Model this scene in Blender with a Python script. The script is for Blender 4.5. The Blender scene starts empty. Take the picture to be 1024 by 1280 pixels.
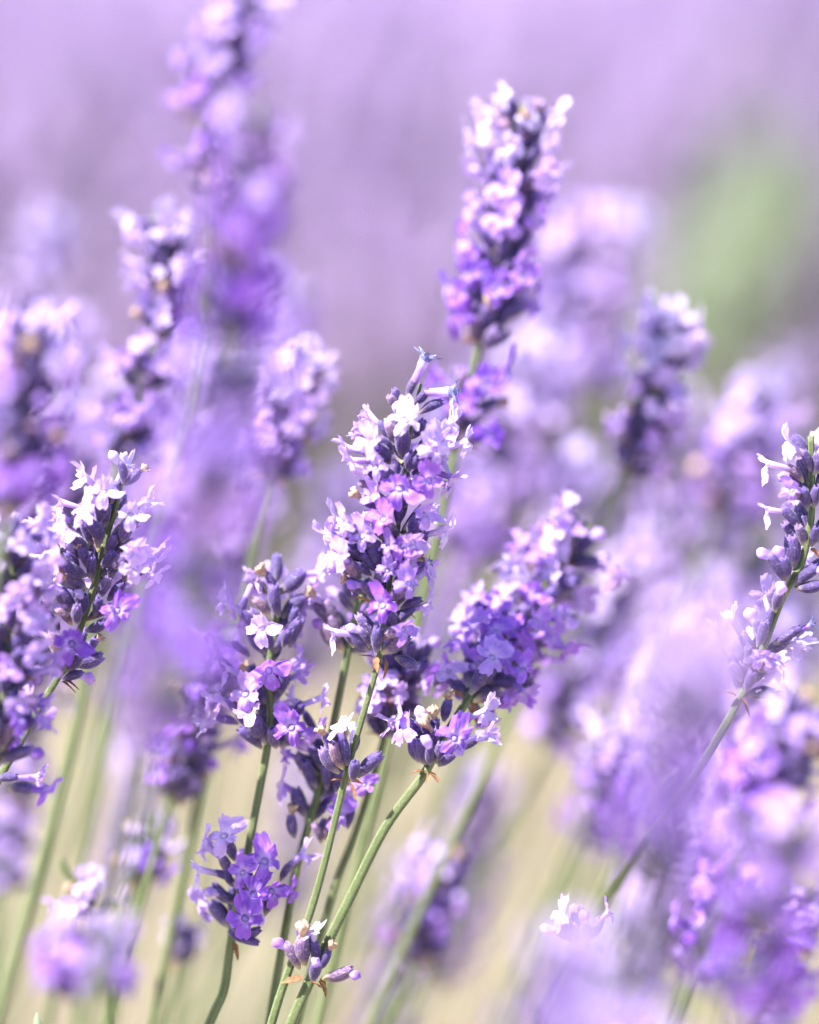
import bpy, math, random
import numpy as np
from mathutils import Vector, Matrix

# ------------------------------------------------------------------ camera, sky, sun, exposure
SC = bpy.context.scene
C = SC.collection
PITCH = math.radians(15)
CAM = Vector((0, 0, 0.8))
FOC = 0.5                      # metres to the plane in focus
H = 0.164                      # metres of height the frame covers at that plane
APERTURE = 0.024               # metres, diameter of the lens opening
cd = bpy.data.cameras.new('camera')
cam = bpy.data.objects.new('camera', cd)
C.objects.link(cam)
cam.location = CAM
cam.rotation_euler = (math.pi/2 - PITCH, 0, 0)
cd.sensor_fit = 'VERTICAL'
cd.sensor_height = 36
cd.sensor_width = 36
cd.lens = 36*FOC/H
cd.clip_start = 0.01
cd.clip_end = 500
cd.dof.use_dof = True
cd.dof.focus_distance = FOC
cd.dof.aperture_fstop = cd.lens*1e-3/APERTURE
cd.dof.aperture_blades = 0
SC.camera = cam

SUN_DIR = Vector((-0.58, -0.16, 0.92)).normalized()     # towards the sun: high, left, a little behind the flowers
elev = math.asin(SUN_DIR.z)
azim = math.atan2(SUN_DIR.x, SUN_DIR.y)
world = bpy.data.worlds.new('World')
SC.world = world
world.use_nodes = True
wn = world.node_tree
bg = wn.nodes['Background']
sky = wn.nodes.new('ShaderNodeTexSky')
sky.sky_type = 'NISHITA'
sky.sun_disc = False
sky.sun_elevation = elev
sky.sun_rotation = azim
wn.links.new(sky.outputs[0], bg.inputs[0])
bg.inputs[1].default_value = 0.10
sd = bpy.data.lights.new('sun', 'SUN')
sd.energy = 5.0
sd.angle = math.radians(0.5)
sd.color = (1.0, 0.965, 0.91)
sun = bpy.data.objects.new('sun', sd)
C.objects.link(sun)
sun.rotation_euler = SUN_DIR.to_track_quat('Z', 'Y').to_euler()
sun.location = (-3, 2, 5)
SC.view_settings.view_transform = 'Standard'
SC.view_settings.look = 'None'
SC.view_settings.gamma = 1
SC.view_settings.use_curve_mapping = False
SC.view_settings.exposure = 1.87
SC.cycles.use_denoising = True
SC.cycles.max_bounces = 12
SC.cycles.diffuse_bounces = 6
SC.cycles.transmission_bounces = 8
SC.cycles.sample_clamp_indirect = 8

RIGHT = Vector((1, 0, 0))
FWD = Vector((0, math.cos(PITCH), -math.sin(PITCH)))
UP = Vector((0, math.sin(PITCH), math.cos(PITCH)))
TOCAM = -FWD


def at(px, py, D=FOC):
    """photo pixel (1024 x 1280) at depth D along the lens axis -> point"""
    k = H/1280*D/FOC
    return CAM + FWD*D + RIGHT*((px-512)*k) + UP*((640-py)*k)


rng = random.Random(7)
nrg = np.random.default_rng(11)

# ------------------------------------------------------------------ materials
def new_mat(name):
    m = bpy.data.materials.new(name)
    m.use_nodes = True
    nt = m.node_tree
    nt.nodes.clear()
    out = nt.nodes.new('ShaderNodeOutputMaterial')
    return m, nt, out


def node(nt, t, **kw):
    n = nt.nodes.new(t)
    for k, v in kw.items():
        if isinstance(k, str) and hasattr(n, k):
            setattr(n, k, v)
    return n


def ramp(nt, fac, stops):
    r = nt.nodes.new('ShaderNodeValToRGB')
    e = r.color_ramp.elements
    while len(e) < len(stops):
        e.new(0.5)
    for i, (p, c) in enumerate(stops):
        e[i].position = p
        e[i].color = (*c, 1)
    nt.links.new(fac, r.inputs[0])
    return r.outputs[0]


def mixc(nt, fac, a, b, mode='MIX'):
    m = nt.nodes.new('ShaderNodeMix')
    m.data_type = 'RGBA'
    m.blend_type = mode
    for s, v in ((m.inputs[0], fac), (m.inputs[6], a), (m.inputs[7], b)):
        if isinstance(v, (int, float)):
            s.default_value = v
        elif isinstance(v, tuple):
            s.default_value = (*v, 1)
        else:
            nt.links.new(v, s)
    return m.outputs[2]


def noise(nt, scale, detail=3, rough=0.6, coord='Object'):
    tc = nt.nodes.new('ShaderNodeTexCoord')
    n = nt.nodes.new('ShaderNodeTexNoise')
    n.inputs['Scale'].default_value = scale
    n.inputs['Detail'].default_value = detail
    n.inputs['Roughness'].default_value = rough
    nt.links.new(tc.outputs[coord], n.inputs['Vector'])
    return n.outputs['Fac']


def attr(nt, name):
    a = nt.nodes.new('ShaderNodeAttribute')
    a.attribute_name = name
    return a.outputs['Fac']


def leafy(nt, out, col, tcol, trans, rough=0.55, spec=0.3, sheen=0.0, bump=None, sheen_tint=(1, 1, 1)):
    p = nt.nodes.new('ShaderNodeBsdfPrincipled')
    p.inputs['Roughness'].default_value = rough
    p.inputs['Specular IOR Level'].default_value = spec
    if sheen:
        p.inputs['Sheen Weight'].default_value = sheen
        p.inputs['Sheen Roughness'].default_value = 0.45
        p.inputs['Sheen Tint'].default_value = (*sheen_tint, 1)
    if isinstance(col, tuple):
        p.inputs['Base Color'].default_value = (*col, 1)
    else:
        nt.links.new(col, p.inputs['Base Color'])
    if bump is not None:
        b = nt.nodes.new('ShaderNodeBump')
        b.inputs['Strength'].default_value = bump[1]
        b.inputs['Distance'].default_value = bump[2]
        nt.links.new(bump[0], b.inputs['Height'])
        nt.links.new(b.outputs[0], p.inputs['Normal'])
    if trans <= 0:
        nt.links.new(p.outputs[0], out.inputs[0])
        return
    t = nt.nodes.new('ShaderNodeBsdfTranslucent')
    if isinstance(tcol, tuple):
        t.inputs[0].default_value = (*tcol, 1)
    else:
        nt.links.new(tcol, t.inputs[0])
    mx = nt.nodes.new('ShaderNodeMixShader')
    mx.inputs[0].default_value = trans
    nt.links.new(p.outputs[0], mx.inputs[1])
    nt.links.new(t.outputs[0], mx.inputs[2])
    nt.links.new(mx.outputs[0], out.inputs[0])


def petal_material(name, trans=0.42):
    m, nt, out = new_mat(name)
    oi = nt.nodes.new('ShaderNodeObjectInfo')
    t = attr(nt, 'along')                     # 0 at the foot of the tube, 1 at the petal edge
    n1 = noise(nt, 900, 3)
    rim = ramp(nt, t, [(0.0, (0.55, 0.48, 0.62)), (0.28, (0.85, 0.80, 0.90)), (0.47, (1.0, 0.98, 1.0)), (0.56, (0.86, 0.78, 0.94)), (0.78, (0.86, 0.80, 0.95)), (1.0, (1, 1, 1))])
    c = mixc(nt, 1.0, oi.outputs['Color'], rim, 'MULTIPLY')
    thr = ramp(nt, t, [(0.38, (0, 0, 0)), (0.46, (.45, .45, .45)), (0.56, (.28, .28, .28)), (0.70, (0, 0, 0))])
    c = mixc(nt, thr, c, (0.86, 0.80, 0.90))
    mott = ramp(nt, n1, [(0.3, (0.84, 0.80, 0.92)), (0.7, (1, 1, 1))])
    c = mixc(nt, 1.0, c, mott, 'MULTIPLY')
    sat = mixc(nt, 1.0, c, (0.93, 0.78, 1.0), 'MULTIPLY')
    leafy(nt, out, c, sat, trans, rough=0.5, spec=0.35, sheen=0.25, bump=(noise(nt, 1600, 2), 0.25, 0.0003))
    return m


M = {}
M['petal'] = petal_material('lavender_petal')
# calyx: dark violet ribs over a grey green foot, pale down
m, nt, out = new_mat('lavender_calyx')
t = attr(nt, 'along')
n1 = noise(nt, 2600, 3, 0.7)
n2 = noise(nt, 500, 2)
oi = nt.nodes.new('ShaderNodeObjectInfo')
base = ramp(nt, t, [(0.0, (0.20, 0.22, 0.12)), (0.14, (0.15, 0.11, 0.13)), (0.32, (0.030, 0.010, 0.082)), (0.82, (0.036, 0.013, 0.110)), (1.0, (0.12, 0.06, 0.29))])
rib = attr(nt, 'rib')
base = mixc(nt, rib, base, mixc(nt, 0.18, base, (0.24, 0.19, 0.36)))
spk = ramp(nt, n1, [(0.56, (0, 0, 0)), (0.70, (1, 1, 1))])
base = mixc(nt, spk, base, mixc(nt, 0.30, base, (0.52, 0.46, 0.66)))
var = ramp(nt, oi.outputs['Random'], [(0.0, (0.75, 0.72, 0.85)), (0.6, (1.1, 1.1, 1.1)), (0.85, (1.6, 1.7, 1.15)), (1.0, (2.6, 2.4, 1.0))])
base = mixc(nt, 1.0, base, var, 'MULTIPLY')
leafy(nt, out, base, base, 0.0, rough=0.6, spec=0.35, sheen=0.25, bump=(n1, 0.5, 0.0004), sheen_tint=(0.86, 0.80, 1.0))
M['calyx'] = m
m, nt, out = new_mat('pale_down')
leafy(nt, out, (0.66, 0.60, 0.78), (0.66, 0.60, 0.8), 0.4, rough=0.5)
M['down'] = m
m, nt, out = new_mat('stem_down')
leafy(nt, out, (0.62, 0.68, 0.46), (0.62, 0.68, 0.4), 0.4, rough=0.5)
M['stem_down'] = m
m, nt, out = new_mat('withered_petal')
n1 = noise(nt, 1200, 3)
c = ramp(nt, n1, [(0.3, (0.26, 0.13, 0.09)), (0.5, (0.50, 0.34, 0.24)), (0.75, (0.68, 0.54, 0.46))])
leafy(nt, out, c, c, 0.3, rough=0.7, bump=(n1, 0.5, 0.0005))
M['withered'] = m
m, nt, out = new_mat('dark_blue_tip')
n1 = noise(nt, 1500, 3)
c = ramp(nt, n1, [(0.3, (0.05, 0.05, 0.22)), (0.7, (0.20, 0.19, 0.52))])
leafy(nt, out, c, c, 0.2, rough=0.6, sheen=0.6)
M['bluetip'] = m
m, nt, out = new_mat('papery_bract')
n1 = noise(nt, 900, 3)
c = ramp(nt, n1, [(0.3, (0.19, 0.075, 0.035)), (0.6, (0.36, 0.18, 0.09)), (0.8, (0.48, 0.32, 0.18))])
leafy(nt, out, c, c, 0.3, rough=0.65, bump=(n1, 0.4, 0.0004))
M['bract'] = m
m, nt, out = new_mat('lavender_stem')
t = attr(nt, 'rib')
n1 = noise(nt, 260, 4, 0.7)
n2 = noise(nt, 2200, 2, 0.7)
c = ramp(nt, n1, [(0.25, (0.040, 0.062, 0.017)), (0.5, (0.064, 0.088, 0.027)), (0.66, (0.085, 0.098, 0.042)), (0.8, (0.105, 0.088, 0.058))])
c = mixc(nt, t, c, mixc(nt, 0.45, c, (0.23, 0.26, 0.13)))
c = mixc(nt, ramp(nt, n2, [(0.60, (0, 0, 0)), (0.72, (1, 1, 1))]), c, mixc(nt, 0.25, c, (0.45, 0.47, 0.25)))
leafy(nt, out, c, c, 0.0, rough=0.6, spec=0.3, sheen=0.15, bump=(n2, 0.4, 0.0003), sheen_tint=(0.95, 1, 0.8))
M['stem'] = m
m, nt, out = new_mat('grey_green_leaf')
n1 = noise(nt, 14, 4)
c = ramp(nt, n1, [(0.3, (0.11, 0.145, 0.075)), (0.7, (0.20, 0.235, 0.13))])
leafy(nt, out, c, c, 0.35, rough=0.6)
M['leaf'] = m
m, nt, out = new_mat('silver_leaf')
n1 = noise(nt, 9, 4)
c = ramp(nt, n1, [(0.3, (0.30, 0.315, 0.23)), (0.7, (0.42, 0.42, 0.345))])
leafy(nt, out, c, c, 0.35, rough=0.6)
M['silver'] = m
m, nt, out = new_mat('bright_green_leaf')
n1 = noise(nt, 20, 3)
c = ramp(nt, n1, [(0.3, (0.22, 0.275, 0.165)), (0.7, (0.31, 0.355, 0.245))])
leafy(nt, out, c, c, 0.45, rough=0.5)
M['green'] = m
m, nt, out = new_mat('dry_straw_ground')
n1 = noise(nt, 5, 6, 0.65)
n2 = noise(nt, 60, 4, 0.7)
c = ramp(nt, n1, [(0.3, (0.25, 0.190, 0.140)), (0.5, (0.35, 0.275, 0.215)), (0.7, (0.41, 0.335, 0.275))])
c = mixc(nt, ramp(nt, n2, [(0.42, (0, 0, 0)), (0.62, (1, 1, 1))]), c, mixc(nt, 0.6, c, (0.50, 0.425, 0.335)))
leafy(nt, out, c, c, 0.0, rough=0.9, spec=0.1, bump=(n2, 0.6, 0.02))
M['ground'] = m
m, nt, out = new_mat('dry_straw')
n1 = noise(nt, 30, 3)
c = ramp(nt, n1, [(0.3, (0.37, 0.285, 0.20)), (0.7, (0.53, 0.44, 0.345))])
leafy(nt, out, c, c, 0.2, rough=0.7)
M['straw'] = m

# ------------------------------------------------------------------ mesh helpers
def mesh(name, V, F, mats, mi=None, attrs=None, smooth=True):
    me = bpy.data.meshes.new(name)
    me.from_pydata([tuple(v) for v in V], [], [tuple(f) for f in F])
    for mm in mats:
        me.materials.append(mm)
    if mi is not None:
        me.polygons.foreach_set('material_index', np.asarray(mi, dtype=np.int32))
    me.polygons.foreach_set('use_smooth', np.full(len(me.polygons), smooth))
    for k, v in (attrs or {}).items():
        a = me.attributes.new(k, 'FLOAT', 'POINT')
        a.data.foreach_set('value', np.asarray(v, dtype=np.float32))
    me.update()
    return me


def fast_mesh(name, V, quads, mats, mi=None, attrs=None, smooth=False):
    """V (n,3) array, quads (m,4) array"""
    me = bpy.data.meshes.new(name)
    n, mq = len(V), len(quads)
    me.vertices.add(n)
    me.vertices.foreach_set('co', np.asarray(V, dtype=np.float32).ravel())
    me.loops.add(mq*4)
    me.loops.foreach_set('vertex_index', np.asarray(quads, dtype=np.int32).ravel())
    me.polygons.add(mq)
    me.polygons.foreach_set('loop_start', np.arange(mq, dtype=np.int32)*4)
    for mm in mats:
        me.materials.append(mm)
    if mi is not None:
        me.polygons.foreach_set('material_index', np.asarray(mi, dtype=np.int32))
    me.polygons.foreach_set('use_smooth', np.full(mq, smooth))
    for k, v in (attrs or {}).items():
        a = me.attributes.new(k, 'FLOAT', 'POINT')
        a.data.foreach_set('value', np.asarray(v, dtype=np.float32))
    me.update(calc_edges=True)
    me.validate()
    return me


def grid_faces(nr, ns, off=0, closed=True):
    F = []
    for i in range(nr-1):
        for j in range(ns if closed else ns-1):
            a = off+i*ns+j
            b = off+i*ns+(j+1) % ns
            F.append((a, b, b+ns, a+ns))
    return F


MM = 0.001
FM = 0.80*MM                   # size of the small flowers
CAL_L = 5.1*MM


def make_calyx(seed, hairs=260, ribs=13, fat=1.0, nr=10):
    r = np.random.default_rng(seed)
    ns = ribs*2
    ts = np.linspace(0, 1, nr)
    prof = np.interp(ts, [0, .08, .25, .5, .75, .92, 1], [.34, .54, 1.02, 1.34, 1.30, 1.02, .86])*FM*fat
    bend = r.uniform(-.5, .5)*MM
    V, al, rb = [], [], []
    ph = r.uniform(0, 6.3, 3)
    for i, t in enumerate(ts):
        for j in range(ns):
            a = 2*math.pi*j/ns
            ridge = (j % 2 == 0)
            rad = prof[i]*(1+(.055 if ridge else -.055))*(1+.05*math.sin(2*a+ph[0]))
            z = t*CAL_L
            if i == nr-1:
                z += (.5*max(0, math.cos(5*a+ph[1]))-.1)*MM
            V.append((rad*math.cos(a), rad*math.sin(a)+bend*math.sin(t*math.pi)*.8, z))
            al.append(t)
            rb.append(1.0 if ridge else 0.0)
    F = grid_faces(nr, ns)
    o = len(V)                                  # the mouth, sunk inside
    for j in range(ns):
        a = 2*math.pi*j/ns
        V.append((.4*MM*math.cos(a), .4*MM*math.sin(a), CAL_L*.9))
        al.append(.5)
        rb.append(0)
    F += grid_faces(2, ns, o-ns)
    F.append(tuple(range(o, o+ns)))
    mi = [0]*len(F)
    for k in range(hairs):
        t = r.uniform(.02, 1)
        a = r.uniform(0, 2*math.pi)
        rad = np.interp(t, ts, prof)
        p = np.array((rad*math.cos(a), rad*math.sin(a)+bend*math.sin(t*math.pi)*.8, t*CAL_L))
        nrm = np.array((math.cos(a), math.sin(a), r.uniform(-.1, .9)))
        tan = np.array((-math.sin(a), math.cos(a), r.uniform(-.5, .5)))
        ln = r.uniform(.16, .34)*MM
        w = .013*MM
        o = len(V)
        V += [p-tan*w, p+tan*w, p+nrm*ln]
        al += [t]*3
        rb += [0]*3
        F.append((o, o+1, o+2))
        mi.append(1)
    return mesh('calyx', V, F, [M['calyx'], M['down']], mi, {'along': al, 'rib': rb})


def make_flower(seed, tube=3.6, spread=1.0, droop=0.0, ns=56, mat='petal', crumple=0.10, close=0.0, size=1.0):
    """two-lipped corolla: a narrow tube opening into two upper and three lower rounded lobes"""
    r = np.random.default_rng(seed)
    cent = np.radians([62, 118, 192, 270, 348])+r.normal(0, .07, 5)
    leng = np.array([3.5, 3.3, 2.6, 2.9, 2.6])*r.uniform(.68, 1.15, 5)*size
    wid = np.radians([36, 36, 36, 38, 36])
    lift = np.array([.62, .58, -.05, -.30, -.05])+r.normal(0, .26, 5)    # + stands up towards the axis, - folds back
    V, al = [], []
    nt_, nl = 5, 8
    ph = r.uniform(0, 6.3, 8)
    for i in range(nt_):
        t = i/(nt_-1)
        rad = np.interp(t, [0, .5, 1], [.52, .58, .62])*size
        for j in range(ns):
            a = 2*math.pi*j/ns
            V.append((rad*math.cos(a), rad*math.sin(a), t*tube))
            al.append(.45*t)
    for i in range(1, nl+1):
        u = i/nl
        for j in range(ns):
            a = 2*math.pi*j/ns
            d = np.array([abs((a-c+math.pi) % (2*math.pi)-math.pi) for c in cent])
            k = int(np.argmin(d/wid))
            x = min(1.0, d[k]/wid[k])
            R = leng[k]*(.16+.84*math.sqrt(max(0, 1-x**2.6)))*(1+.06*math.sin(17*a+ph[5])+.05*math.sin(29*a+ph[6]))
            w = np.exp(-(d/.45)**2)
            w /= w.sum()
            lf = float((w*lift).sum())
            s = R*u
            out_ang = math.radians(78)*spread*(1-close)-lf*.9
            ang = out_ang*min(1, .35+u*.9)+(.35*u if lf < 0 else 0)
            rr = .62*size+s*math.sin(ang)
            zz = tube+s*math.cos(ang)
            cup = -.24*(1-x)*u*(1-u)*4*.5            # each lobe a shallow spoon
            R *= 1
            wob = crumple*4*u*u*(math.sin(3*a+ph[0])*.30+math.sin(7*a+ph[1]+3*u)*.28+math.sin(13*a+ph[2]+5*u)*.30)+.22*crumple*10*u*(1-u)*math.cos(19*a+ph[4])*.35
            zz += wob+cup
            aa = a+crumple*.5*u*math.sin(5*a+ph[3])
            V.append((rr*math.cos(aa), rr*math.sin(aa)-droop*u, zz))
            al.append(.45+.55*u*(.90+.10*math.cos(a*23)*(1-.5*x)))
    o = (nt_-1)*ns
    F = grid_faces(nt_+nl, ns)
    V.append((0, 0, tube*1.02))                       # the throat, nearly closed by pale hairs
    al.append(.46)
    for j in range(ns):
        F.append((o+j, o+(j+1) % ns, len(V)-1))
    V = np.array(V)*FM
    return mesh('flower', V, F, [M[mat]], None, {'along': al})


def make_closed(seed, mat='petal', ns=16):
    """a flower still shut: a rounded knob of folded petals"""
    r = np.random.default_rng(seed)
    nr = 9
    V, al = [], []
    ph = r.uniform(0, 6.3, 3)
    Z = r.uniform(2.6, 3.8)
    for i in range(nr):
        t = i/(nr-1)
        rad = np.interp(t, [0, .35, .6, .8, .93, 1], [.6, .78, 1.15, 1.08, .65, .12])
        for j in range(ns):
            a = 2*math.pi*j/ns
            q = rad*.92*(1+.20*math.sin(2*a+ph[0])*t+.20*math.sin(4*a+ph[1]+2*t)*t)
            V.append((q*math.cos(a), q*math.sin(a), t*Z+.18*t*math.sin(3*a+ph[2])))
            al.append(.25+.7*t)
    F = grid_faces(nr, ns)
    F.append(tuple(range((nr-1)*ns, nr*ns)))
    return mesh('closed_flower', np.array(V)*FM, F, [M[mat]], None, {'along': al})


def make_withered(seed):
    r = np.random.default_rng(seed)
    nr, ns = 9, 16
    V, al = [], []
    Z = r.uniform(2.6, 4.2)
    ph = r.uniform(0, 6.3, 6)
    bx, by = r.uniform(-1.2, 1.2, 2)
    for i in range(nr):
        t = i/(nr-1)
        rad = np.interp(t, [0, .3, .55, .75, .9, 1], [.55, .5, .75, 1.15, 1.25, .7])
        for j in range(ns):
            a = 2*math.pi*j/ns
            q = rad*(1+t*(.30*math.sin(3*a+ph[0]+4*t)+.25*math.sin(5*a+ph[1]-6*t)))
            V.append((q*math.cos(a)+bx*t*t, q*math.sin(a)+by*t*t, t*Z+.4*t*math.sin(4*a+ph[2])))
            al.append(t)
    F = grid_faces(nr, ns)
    c = len(V)
    V.append((bx*.9, by*.9, Z*.8))
    al.append(1)
    for j in range(ns):
        F.append(((nr-1)*ns+j, (nr-1)*ns+(j+1) % ns, c))
    return mesh('withered_flower', np.array(V)*FM, F, [M['withered']], None, {'along': al})


def make_tube(seed):
    """narrow tube that ends in a small shrivelled dark blue star"""
    r = np.random.default_rng(seed)
    nr, ns = 12, 20
    V, al = [], []
    L = 5.4
    for i in range(nr):
        t = i/(nr-1)
        rad = np.interp(t, [0, .4, .7, .82, 1], [.62, .66, .85, 1.0, 1.7])
        for j in range(ns):
            a = 2*math.pi*j/ns
            k = max(0, (t-.78)/.22)
            q = rad*(1+k*.55*math.cos(5*a+.4)+.05*r.normal())
            V.append((q*math.cos(a), q*math.sin(a), min(t, .93)*L+k*.5*math.cos(5*a+.4)+.1*r.normal()*k))
            al.append(.1+.6*t)
    F = grid_faces(nr, ns)
    mi = [1 if f[0] >= (nr-4)*ns else 0 for f in F]
    c = len(V)
    V.append((0, 0, L*.82))
    al.append(.5)
    for j in range(ns):
        F.append(((nr-1)*ns+j, (nr-1)*ns+(j+1) % ns, c))
        mi.append(1)
    return mesh('tube_flower', np.array(V)*FM, F, [M['petal'], M['bluetip']], mi, {'along': al})


def make_bract(seed):
    r = np.random.default_rng(seed)
    nu, nv = 9, 5
    V = []
    L = r.uniform(2.8, 4.2)
    W = r.uniform(.6, 1.05)
    cv = r.uniform(.2, 1.3)
    tw = r.uniform(-.5, .5)
    for i in range(nu):
        t = i/(nu-1)
        w = W*(math.sin(math.pi*min(1, t*1.25+.15)) if t < .6 else .82*(1-(t-.6)/.4)**.8+.02)
        for j in range(nv):
            s = j/(nv-1)*2-1
            V.append((w*s*math.cos(tw*t), w*s*math.sin(tw*t)+.35*abs(s)*w-cv*t*t, t*L+.12*r.normal()*abs(s)))
    F = grid_faces(nu, nv, 0, False)
    o = len(V)
    V2 = [(x, y+.09, z) for x, y, z in V]
    F += [tuple(reversed([o+q for q in f])) for f in F]
    return mesh('bract', np.array(V+V2)*MM, F, [M['bract']])


CALYX = [make_calyx(10+i, fat=f) for i, f in enumerate((1.0, .92, 1.08, .86, 1.0, 1.12))]
FLOWER = [make_flower(30+i, tube=tb, spread=sp, droop=dr, crumple=cr) for i, (tb, sp, dr, cr) in enumerate(
    ((3.4, 1.0, 0, .10), (3.8, .9, .3, .14), (3.2, 1.15, .2, .12), (4.2, .8, .2, .16), (3.6, 1.05, .4, .18), (3.0, .7, .1, .2), (3.6, 1.2, .3, .12), (4.0, .6, .2, .18)))]
FACE = [make_flower(60+i, tube=2.6, spread=(1.0, .85, 1.08, .75, .92)[i], crumple=(.16, .22, .18, .25, .28)[i], size=.98) for i in range(5)]
CLOSED = [make_closed(80+i) for i in range(4)]
WITHER = [make_withered(90+i) for i in range(5)]
TUBE = [make_tube(95), make_tube(96)]
BRACT = [make_bract(100+i) for i in range(4)]

# ------------------------------------------------------------------ things
def empty(name, loc, label, cat, group=None):
    o = bpy.data.objects.new(name, None)
    C.objects.link(o)
    o.empty_display_size = 0.01
    o.location = loc
    o['label'] = label
    o['category'] = cat
    if group:
        o['group'] = group
    return o


def part(name, me, parent, mat=None, color=None):
    o = bpy.data.objects.new(name, me)
    C.objects.link(o)
    o.parent = parent
    if mat is not None:
        o.matrix_basis = mat
    if color:
        o.color = (*color, 1)
    return o


def catmull(P, n=6):
    Q = [P[0]*2-P[1]]+P+[P[-1]*2-P[-2]]
    R = []
    for i in range(1, len(Q)-2):
        a, b, c, d = Q[i-1:i+3]
        for k in range(n):
            t = k/n
            R.append(.5*((2*b)+(c-a)*t+(2*a-5*b+4*c-d)*t*t+(3*b-a-3*c+d)*t**3))
    R.append(P[-1])
    return R


def frame(T):
    T = T.normalized()
    X = T.cross(FWD)
    if X.length < 1e-4:
        X = T.cross(RIGHT)
    X.normalize()
    return X, T.cross(X).normalized()


def sweep(name, pts, r0, r1, origin, hairs=0, seed=0, mats=('stem', 'stem_down')):
    """four-cornered stem swept along pts (bottom to tip)"""
    r = np.random.default_rng(seed)
    ns = 12
    V, F, rb, mi = [], [], [], []
    n = len(pts)
    for i, p in enumerate(pts):
        T = pts[min(i+1, n-1)]-pts[max(i-1, 0)]
        X, Y = frame(T)
        rad = r0+(r1-r0)*i/(n-1)
        for j in range(ns):
            a = 2*math.pi*j/ns+.35
            corner = j % 3 == 0
            q = rad*(1.14 if corner else .90)
            V.append(p-origin+X*(q*math.cos(a))+Y*(q*math.sin(a)))
            rb.append(1.0 if corner else 0.0)
    F = grid_faces(n, ns)
    F.append(tuple(range((n-1)*ns, n*ns)))
    mi = [0]*len(F)
    for k in range(hairs):
        i = int(r.integers(0, n-1))
        t = r.random()
        p = pts[i].lerp(pts[i+1], t)-origin
        T = (pts[i+1]-pts[i]).normalized()
        X, Y = frame(T)
        a = r.random()*6.283
        rad = r0+(r1-r0)*(i+t)/(n-1)
        nr = X*math.cos(a)+Y*math.sin(a)
        b = p+nr*rad
        w = .02*MM
        o = len(V)
        V += [b-T*w, b+T*w, b+(nr+T*r.uniform(-.4, .6))*(r.uniform(.12, .3)*MM)]
        rb += [0]*3
        F.append((o, o+1, o+2))
        mi.append(1)
    return mesh(name, V, F, [M[q] for q in mats], mi, {'rib': rb})


PALE, MID, VIVID, DEEP = (0.81, 0.72, 0.89), (0.65, 0.48, 0.83), (0.44, 0.205, 0.75), (0.30, 0.10, 0.65)  # petal tones; the pale end covers faded petals and painted-in sunlight


def tint(v, rr):
    """v 0 pale .. 1 vivid, with a little variation in hue"""
    v = min(1, max(0, v+rr.uniform(-.14, .14)))
    st = [PALE, MID, VIVID, DEEP]
    x = v*2.999
    i = int(x)
    f = x-i
    c = [st[i][k]*(1-f)+st[i+1][k]*f for k in range(3)]
    h = rr.uniform(-.04, .04)
    return (min(1, max(0, c[0]+h)), c[1], min(1, max(0, c[2]-h*.4)))


def orient(Z, upv):
    Z = Z.normalized()
    Y = upv-Z*upv.dot(Z)
    if Y.length < 1e-4:
        Y = TOCAM-Z*TOCAM.dot(Z)
    Y.normalize()
    X = Y.cross(Z)
    return Matrix((X, Y, Z)).transposed().to_4x4()


def corolla(cal, kind, rr, v, lean=None, sc=1.0):
    """what comes out of a calyx, as its child"""
    if kind == 'c':
        return None
    lean = rr.uniform(.15, .75) if lean is None else lean
    Mx = Matrix.Translation((0, 0, CAL_L*.80)) @ Matrix.Rotation(lean, 4, 'X') @ Matrix.Rotation(rr.uniform(-.35, .35), 4, 'Z') @ Matrix.Rotation(rr.uniform(-.2, .2), 4, 'Y')
    if kind == 'f':
        nm, me, s = 'flower', rr.choice(FLOWER), rr.uniform(.92, 1.18)
    elif kind == 'o':
        nm, me, s = 'flower', rr.choice(FACE), rr.uniform(.9, 1.05)
    elif kind == 'b':
        nm, me, s = 'closed_flower', rr.choice(CLOSED), rr.uniform(.9, 1.15)
    elif kind == 'w':
        nm, me, s = 'withered_flower', rr.choice(WITHER), rr.uniform(.8, 1.1)
    else:
        nm, me, s = 'tube_flower', rr.choice(TUBE), 1.0
    s *= sc
    return part(nm, me, cal, Mx @ Matrix.Diagonal((s*rr.uniform(.9, 1.1), s, s*rr.uniform(.9, 1.1), 1)), tint(v, rr))


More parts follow.
